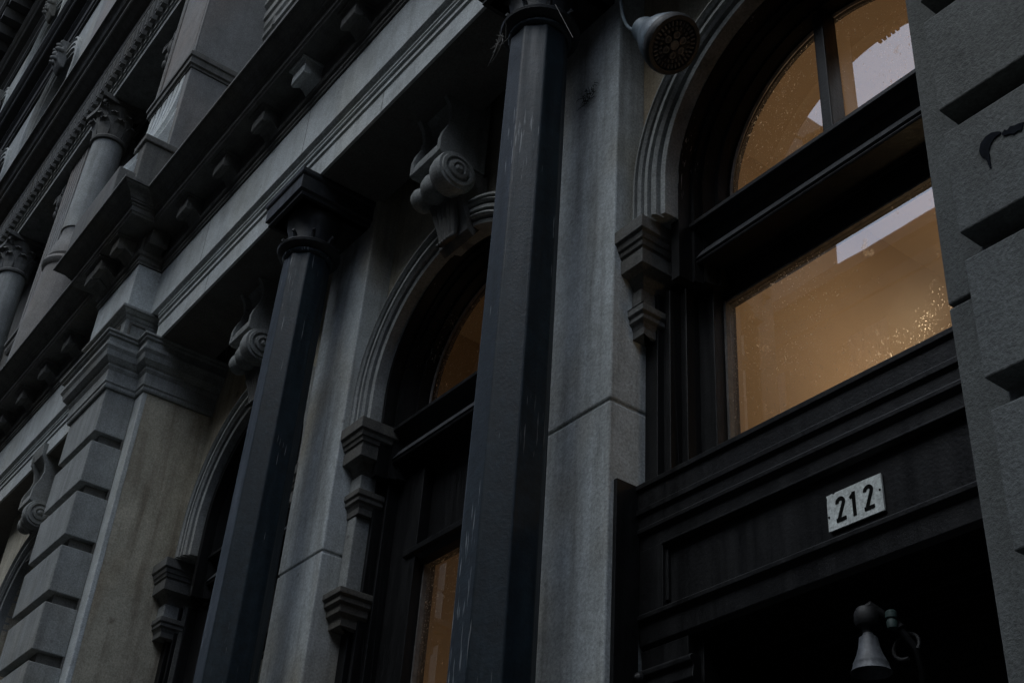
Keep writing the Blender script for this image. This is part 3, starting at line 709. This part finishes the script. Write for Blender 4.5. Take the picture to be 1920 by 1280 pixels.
def corinthian(cx, cy, z0, z1, r, parent):
    p = MB(); h = z1-z0
    p.lathe(cx, cy, [(r*.98, z0-.03), (r*1.10, z0-.025), (r*1.14, z0), (r*1.08, z0+.02), (r*.98, z0+.03), (r*1.0, z0+h*.5), (r*1.15, z0+h*.78), (r*1.3, z0+h*.86)], 32)
    bell = p.build('capital', STONE_DARK, parent, smooth=True)
    p = MB()
    for tier, (zz, hh, off, n) in enumerate(((z0+.02, h*.42, 0, 8), (z0+h*.2, h*.45, .5, 8))):
        for k in range(n):
            an = 2*PI*(k+off)/n; ux, uy = math.cos(an), math.sin(an); tx, ty = -uy, ux
            pts = [(1.02, 0, .34), (1.08, .45, .42), (1.18, .8, .36), (1.38, 1.0, .26), (1.5, .9, .12)]
            L = []
            for rr, t_, wd in pts:
                c0 = (cx+ux*r*rr, cy+uy*r*rr, zz+hh*t_)
                L.append(((c0[0]-tx*r*wd, c0[1]-ty*r*wd, c0[2]-.01), (c0[0]+ux*r*.06, c0[1]+uy*r*.06, c0[2]), (c0[0]+tx*r*wd, c0[1]+ty*r*wd, c0[2]-.01)))
            for i in range(len(L)-1):
                for j in (0, 1):
                    a_, b_, c_, d_ = L[i][j], L[i][j+1], L[i+1][j+1], L[i+1][j]
                    inn = lambda q: (q[0]-ux*.012, q[1]-uy*.012, q[2])
                    p.hexa([a_, b_, inn(a_), inn(b_), d_, c_, inn(d_), inn(c_)])
    p.build('acanthus_leaf', STONE_DARK, bell)
    for k in range(4):
        p = MB()
        an = PI/4+k*PI/2; ux, uy = math.cos(an), math.sin(an)
        o_ = Vector((cx+ux*r*1.52, cy+uy*r*1.52, z0+h*.76)); pts = []
        for i in range(22):
            th = i*.45; rr = .062*(1-i/24)
            pts.append(o_+Vector((ux*math.cos(th)*rr, uy*math.cos(th)*rr, math.sin(th)*rr)))
        p.tube([(cx+ux*r*1.05, cy+uy*r*1.05, z0+h*.45), (cx+ux*r*1.2, cy+uy*r*1.2, z0+h*.72)]+[tuple(q) for q in pts], .016, 6)
        p.build('volute', STONE_DARK, bell)
    p = MB(); e = r*1.55
    out = []
    for sx, sy in ((-1, -1), (1, -1), (1, 1), (-1, 1)):
        pass
    cs = [(-e, -e), (e, -e), (e, e), (-e, e)]
    for i in range(4):
        a_, b_ = cs[i], cs[(i+1) % 4]
        for j in range(6):
            t_ = j/6; x, y = a_[0]+(b_[0]-a_[0])*t_, a_[1]+(b_[1]-a_[1])*t_; s_ = 1-.16*math.sin(PI*t_)
            out.append((cx+x*s_, cy+y*s_))
    A = [p.bm.verts.new((x, y, z0+h*.87)) for x, y in out]; C = [p.bm.verts.new((x, y, z1)) for x, y in out]
    p.bm.faces.new(A); p.bm.faces.new(C[::-1])
    for i in range(len(out)): p.bm.faces.new((A[i], A[(i+1) % len(out)], C[(i+1) % len(out)], C[i]))
    p.build('abacus', STONE_DARK, bell, bevel=.006)
UC = 2.20
for k in (1, 2, 3):
    cx = UP-SX*k; r = .178
    p = MB(); p.lathe(cx, UC, [(r*1.04, 8.16), (r*1.04, 8.2), (r*1.0, 8.7), (r*.94, 9.42)], 40)
    col = p.build('upper_column', STONE, B, smooth=True)
    p = MB(); p.lathe(cx, UC, [(r*.96, 8.16), (r*.93, 8.08), (r*1.02, 8.02), (r*1.16, 7.94), (r*1.26, 7.86), (r*1.30, 7.78), (r*1.2, 7.75), (r*1.42, 7.73), (r*1.50, 7.69), (r*1.42, 7.65), (r*1.28, 7.63), (r*1.30, 7.45), (r*1.5, 6.9), (r*1.6, 6.0)], 40)
    p.build('column_base', STONE_COL, col, smooth=True)
    corinthian(cx, UC, 9.45, 9.945, r, col)
    # reeded pilaster strip beside each column
    p = MB(); cc = cx-.98
    for j in range(5): p.box(cc-.30+.12*j, cc-.30+.12*j+.085, 2.13, 2.2, 7.3, 9.95)
    p.box(cc-.32, cc+.32, 2.145, 2.5, 6.0, 9.95)
    if k == 1:
        ps = p.build('reeded_pilaster', STONE_COL, B, bevel=.004)
        q = MB(); q.sweep([(cc+.32, 2.4), (cc+.32, 2.13), (cc-.32, 2.13), (cc-.32, 2.4)], [(-.02, 7.24), (.02, 7.24), (.04, 7.28), (.04, 7.33), (.06, 7.35), (.06, 7.4), (-.02, 7.42)]); q.build('belt_moulding', STONE_DARK, ps)
    else: p.bm.free()

# second storey architrave, egg-and-dart, frieze, cornice
A2 = 2.045; UZ = .228
pth = [(-3, A2), (-30, A2)]
en = MB(); en.sweep(pth, [(-.6, 9.950), (0, 9.950), (0, 10.028), (-.008, 10.033), (-.008, 10.058), (.012, 10.068), (.012, 10.098), (.004, 10.103), (.004, 10.128), (.022, 10.138), (.022, 10.183), (.012, 10.188),
                             (.012, 10.213), (.045, 10.248), (.060, 10.278), (.050, 10.288), (.050, 10.328), (-.1, 10.328)])
E2 = en.build('upper_architrave', STONE, B)
en = MB(); en.sweep(pth, [(-.1, 10.328), (.055, 10.328), (.055, 10.568), (.10, 10.588), (.10, 10.603), (.09, 10.608), (.09, 10.768), (.14, 10.788), (.20, 10.828), (.24, 10.848), (.24, 10.863), (.25, 10.868), (.25, 10.928),
                          (.28, 10.948), (.30, 10.988), (.34, 11.028), (.36, 11.028), (.36, 11.058), (-.1, 11.078)])
en.build('upper_cornice', STONE_DARK, B)
dn = MB()
for k in range(170):
    x_ = -4-.14*k
    dn.box(x_, x_+.075, A2-.105, A2-.05, 10.14, 10.528)
    dn.box(x_+.02, x_+.055, A2-.115, A2-.104, 10.17, 10.468)
dn.build('dentil_course', STONE_DARK, B)

# ------------------------------------------------------------------ third storey
def storey(Y, zbase, zsp, r, c0, sp, n, ztop, pz, kz, prof_mat):
    for k in range(n):
        cx = c0-sp*k
        p = MB(); p.wall_arch(cx-sp/2, cx+sp/2, zbase, ztop, Y, Y+.25, cx, zsp, r, zbase+.3, 20); p.build('upper_wall', STONE, B)
        ro = r+.24
        pr = [(ro, Y+.01), (ro, Y-.05), (ro-.03, Y-.06), (ro-.05, Y-.03), (ro-.08, Y-.05), (ro-.11, Y-.05), (ro-.12, Y-.02), (ro-.15, Y-.035), (ro-.18, Y-.035), (ro-.19, Y), (ro-.24, Y+.01), (ro-.26, Y+.08), (r-.03, Y+.2), (r+.05, Y+.2)]
        p = MB(); p.arch(cx, zsp, pr, zsp-.3, 24); p.build('upper_arch_moulding', STONE, B, smooth=True)
        p = MB(); p.box(cx-r-.05, cx+r+.05, Y+.2, Y+.24, zbase, zsp+r); p.build('upper_window', GLASS_DARK, B)
        # carved keystone head
        p = MB(); zt = zsp+r
        p.prism_x([(Y, zt+.34), (Y-.16, zt+.34), (Y-.18, zt+.28), (Y-.12, zt+.22), (Y-.17, zt+.1), (Y-.16, zt), (Y-.10, zt-.12), (Y-.05, zt-.18), (Y, zt-.18)], cx-.13, cx+.13)
        ks = p.build('keystone', STONE_DARK, B, bevel=.02)
        p = MB()
        for dx, dz, q in ((-.07, .24, .045), (.07, .24, .045), (0, .1, .07), (-.06, -.02, .04), (.06, -.02, .04), (-.12, .12, .05), (.12, .12, .05)):
            p.lathe_axis((cx+dx, Y-.10, zt+dz), (0, -1, 0), [(q, 0), (q*.95, .05), (q*.7, .09), (q*.25, .115)], 12)
        p.build('carving', STONE_DARK, ks, smooth=True)
    # mouldings over the arches and the storey cornice
    zz = zsp+r+.30
    p = MB(); p.sweep([(-4, Y), (-34, Y)], [(-.1, zz), (.04, zz), (.04, zz+.03), (.02, zz+.04), (.02, zz+.16), (.05, zz+.18), (.05, zz+.22), (.03, zz+.23), (.03, zz+.5), (.08, zz+.54), (.08, zz+.6), (.20, zz+.64),
                                            (.22, zz+.66), (.22, zz+.72), (.26, zz+.75), (.30, zz+.80), (.30, zz+.84), (-.1, zz+.86)]); p.build('storey_cornice', STONE_BLACK, B)
    return zz+.86
zt = storey(1.98, 11.05, 12.95, .90, -15.55, 3.18, 3, 15.2, 0, 0, None)
p = MB(); p.box(-13.97, -4, 1.98, 2.2, 11.05, 15.2); p.build('upper_wall', STONE_COL, B)
storey(1.93, zt, zt+1.85, .90, -18.8, 3.2, 4, zt+4.2, 0, 0, None)
p = MB(); p.box(-17.2, -4, 1.93, 2.2, zt, zt+4.2); p.build('upper_wall', STONE_COL, B)
# main cornice at the roof
zr = zt+4.2
p = MB(); p.sweep([(4, 1.93), (-60, 1.93)], [(-.3, zr-.6), (.03, zr-.6), (.06, zr-.5), (.06, zr-.1), (.2, zr), (.7, zr+.05), (.75, zr+.1), (.75, zr+.25), (.85, zr+.4), (.85, zr+.5), (-.3, zr+.6)])
p.build('roof_cornice', STONE_BLACK, B)
p = MB()
for k in range(60): p.box(-8-.5*k, -8-.5*k+.2, 1.25, 1.9, zr-.22, zr+.03)
p.build('cornice_bracket_course', STONE_BLACK, B)
# body of the building (keeps daylight out from behind)
p = MB(); p.box(-60, 6, 5.7, 14, GZ, zr+.3); p.box(-60, -3, 3.2, 5.7, 5.3, zr+.3); p.box(-3, 6, 3.2, 5.7, 5.3, zr+.3); p.build('rear_block', BRICK, B)
p = MB(); p.box(-60, -11.4, 2.6, 2.8, GZ, 5.25); p.build('spandrel_wall', STONE_TAN, B)
p = MB(); p.box(-60, -24, 2.2, 3.3, 5.2, zr); p.box(-3.0, 6, 2.5, 3.3, 6.0, zr); p.box(-.30, 6, 2.3, 3.3, GZ, 6.0); p.build('outer_wall', STONE_DARK, B)
p = MB(); p.box(-24, -3, 2.82, 3.25, 5.9, zr); p.build('inner_wall', STONE_DARK, B)
p = MB(); p.box(-9.0, -7.60, 2.80, 5.7, GZ, 5.1); p.box(-7.62, -5.70, 3.3, 3.4, GZ, 5.1); p.build('inner_wall', STONE_DARK, B)

# ------------------------------------------------------------------ small things
# round perforated floodlight on its bent conduit
FL = thing('floodlight', 'round perforated spotlight with pale metal housing hung on bent conduit beside the door arch', 'lamp')
fc = Vector((-1.056, 1.0, 1.578))*2.47
tocam = (-fc).normalized()
back = Vector((-1.140, 1.0, 1.690))*2.50 - fc     # towards the rear of the housing
lat = (back - tocam*back.dot(tocam)).normalized(); ax = (lat*.60 - tocam*.80).normalized()
R0 = .122
p = MB(); p.lathe_axis(fc, ax, [(R0*.2, .012), (R0*.80, .012), (R0*.86, .0), (R0, .0), (R0*1.04, .012), (R0*1.04, .035), (R0, .045)], 48); ring = p.build('bezel', RUBBER, FL, smooth=True)
p = MB(); p.lathe_axis(fc, ax, [(R0*.98, .046), (R0*.99, .06), (R0*.82, .12), (R0*.62, .17), (R0*.50, .20), (R0*.46, .24), (R0*.40, .26), (R0*.2, .265)], 40); p.build('housing', METAL, FL, smooth=True, angle=30)
u = ax.orthogonal().normalized(); v = ax.cross(u)
p = MB()
for k in range(32):
    an = 2*PI*k/32; d_ = u*math.cos(an)+v*math.sin(an); t2 = ax.cross(d_)
    p.tube([fc+d_*R0*.66+ax*.004, fc+d_*R0*.80+ax*.004], .0042, 6)
for k in range(6):
    an = 2*PI*k/6; d_ = u*math.cos(an)+v*math.sin(an)
    p.lathe_axis(fc+d_*R0*.34-ax*.002, ax, [(.010, .004), (.010, 0), (.015, 0), (.0155, .006), (.012, .006), (.011, .012)], 16)
p.lathe_axis(fc-ax*.002, ax, [(.014, 0), (.02, 0), (.021, .006), (.014, .006), (.012, .012)], 16)
p.build('diode_grille', paint('lens_grey', (.17, .165, .16), .6), FL)
p = MB()
for k in range(22):
    an = 2*PI*k/22; d_ = u*math.cos(an)+v*math.sin(an)
    p.tube([fc+d_*R0*.50+ax*.003, fc+d_*R0*.60+ax*.003], .005, 6)
p.build('diode_ring', paint('lens_grey_dark', (.13, .125, .12), .6), FL)
e0 = fc+ax*.25
p = MB(); q1 = Vector((-1.1496, 1, 1.7068))*2.52; q0 = Vector((-1.200, 1, 1.835))*2.54
pts = []
for i in range(13):
    t_ = i/12; a_ = q0+Vector((0, .0, .25)); b_ = q0+Vector((0, 0, -.08)); c_ = q1+Vector((-.12, 0, .02)); d_ = e0
    pts.append(a_*(1-t_)**3+b_*3*t_*(1-t_)**2+c_*3*t_*t_*(1-t_)+d_*t_**3)
p.tube(pts, .008, 10); p.build('conduit', METAL, FL, smooth=True)
p = MB(); p.lathe_axis(e0-ax*.02, ax, [(.05, 0), (.052, .02), (.03, .03), (.022, .05)], 20); p.build('swivel', METAL, FL, smooth=True)

# door lamp
DL = thing('door_lamp', 'small bell shaped metal lamp on a dark curved arm under the door head', 'lamp')
def at(u_, w_, Y): return Vector((u_*Y, Y, w_*Y))
LY = 2.78; sc_ = at(-.7825, .455, LY)
p = MB(); p.lathe(sc_.x, sc_.y, [(.014, sc_.z+.112), (.018, sc_.z+.102), (.026, sc_.z+.098), (.028, sc_.z+.085), (.031, sc_.z+.068), (.037, sc_.z+.048), (.046, sc_.z+.028), (.049, sc_.z+.024), (.049, sc_.z+.020), (.053, sc_.z+.005), (.058, sc_.z-.002), (.055, sc_.z-.002), (.042, sc_.z+.03), (.03, sc_.z+.07)], 40)
p.build('lamp_shade', AGED, DL, smooth=True, angle=40)
p = MB(); p.lathe(sc_.x, sc_.y, [(.014, sc_.z+.108), (.016, sc_.z+.13), (.030, sc_.z+.135), (.036, sc_.z+.148), (.034, sc_.z+.172), (.026, sc_.z+.186), (.008, sc_.z+.19)], 24); p.build('lamp_holder', RUBBER, DL, smooth=True)
p = MB(); aL = sc_+Vector((0, 0, .165)); aR = at(-.742, .488, LY+.06)
p.tube([aL+Vector((0, 0, .02)), aL+Vector((.012, 0, .028)), (aL+aR)/2+Vector((0, .02, .02)), aR], [.012, .013, .014, .018], 12)
p.tube([aR, aR+Vector((.02, .03, -.05)), aR+Vector((.012, .06, -.11)), aR+Vector((-.04, .12, -.15)), aR+Vector((-.05, .34, -.15))], .010, 10)
p.build('arm', RUBBER, DL, smooth=True)
p = MB(); lq = aR+Vector((.0, .015, -.045)); p.tube([lq+Vector((.040*math.cos(q*.36-.4), .012*math.sin(q*.36), .040*math.sin(q*.36-.4))) for q in range(16)], .006, 8); p.build('scroll_loop', RUBBER, DL, smooth=True)
p = MB(); p.lathe_axis((aR.x-.02, 3.11, aL.z-.16), (0, -1, 0), [(.045, 0), (.045, .008), (.034, .014), (.012, .02)], 24); p.build('wall_plate', RUBBER, DL, smooth=True)
kb = at(-.7518, .503, LY+.03); p = MB(); p.lathe(kb.x, kb.y, [(.014, kb.z-.03), (.016, kb.z-.012), (.012, kb.z-.004), (.017, kb.z), (.017, kb.z+.016), (.012, kb.z+.022), (.003, kb.z+.026)], 16); p.build('finial', BRASS, DL, smooth=True)

# twigs on the capital and a weed rooted in the pilaster
tw = MB(); base = Vector((-1.585, 1, 2.035))*2.13
for k in range(13):
    a0 = random.uniform(0, 2*PI); L = random.uniform(.04, .13)
    d_ = Vector((math.cos(a0), random.uniform(-.5, .1), math.sin(a0)*.9))
    o_ = base+Vector((random.uniform(-.03, .03), random.uniform(-.02, .02), random.uniform(-.02, .02)))
    tw.tube([o_, o_+d_*L*.5+Vector((0, 0, random.uniform(-.02, .02))), o_+d_*L+Vector((random.uniform(-.02, .02), 0, random.uniform(-.03, .03)))], [.0022, .0018, .0008], 5)
e_ = Vector((-1.40, 1, 1.98))*2.2
tw.tube([e_, lerp(e_, Vector((-1.335, 1, 1.83))*2.2, .5), Vector((-1.335, 1, 1.83))*2.2], .0014, 5)
tag(tw.build('twig_tangle', TWIG), 'tangle of thin pale twigs and threads caught on the capital of the front column', 'twigs')
wd_ = MB(); wb_ = Vector((-1.275, 1, 1.64))*2.575
for k in range(44):
    d_ = Vector((random.uniform(-1, 1), random.uniform(-.9, 0), random.uniform(-1, .6))).normalized(); L = random.uniform(.015, .05)
    o_ = wb_+Vector((random.uniform(-.05, .03), 0, random.uniform(-.06, .04)))
    wd_.tube([o_, o_+d_*L*.6, o_+d_*L+Vector((0, 0, -.01))], [.0018, .0015, .0007], 5)
tag(wd_.build('dry_weed', paint('dry_weed', (.03, .035, .025), .8)), 'small dark withered weed clinging to the pilaster behind the front column', 'weed')

# ------------------------------------------------------------------ across the street
def opposite(x0, x1, ztop, label, dep):
    o = thing('street_building', label, 'building')
    YF = -13.0
    p = MB(); p.box(x0, x1, YF-dep, YF, GZ, ztop-.6); wl = p.build('wall', BRICK, o)
    p = MB(); p.prism_x([(YF-.3, ztop-.9), (YF+.06, ztop-.9), (YF+.10, ztop-.6), (YF+.35, ztop-.35), (YF+.45, ztop-.3), (YF+.45, ztop), (YF-.3, ztop)], x0, x1); p.build('cornice', BRICK, o)
    nw = max(2, int((x1-x0)/2.6))
    z = 3.6
    while z < ztop-3:
        for k in range(nw):
            xc = x0+(x1-x0)*(k+.5)/nw
            p = MB(); p.box(xc-.55, xc+.55, YF-.01, YF+.03, z, z+2.0); f_ = p.build('window', GLASS_DARK, o)
        z += 3.5
    p = MB(); p.box(x0+.5, x1-.5, YF, YF+.25, 2.4, 2.9); p.build('shop_sign_band', BRICK, o)
    return o
opposite(-42, -18.5, 29.0, 'tall dark brick building across the street on the left, seen only as a reflection', 5)
opposite(-18.4, 2, 17.75, 'lower brick building across the street reflected in the lower pane', 5)
opposite(-95, -42.2, 20.0, 'brick building far along the opposite side of the street', 8)
opposite(2.1, 13, 14.5, 'low brick building opposite and to the right of the viewer', 8)
opposite(13.1, 80, 19.0, 'brick building opposite at the right end of the street', 8)
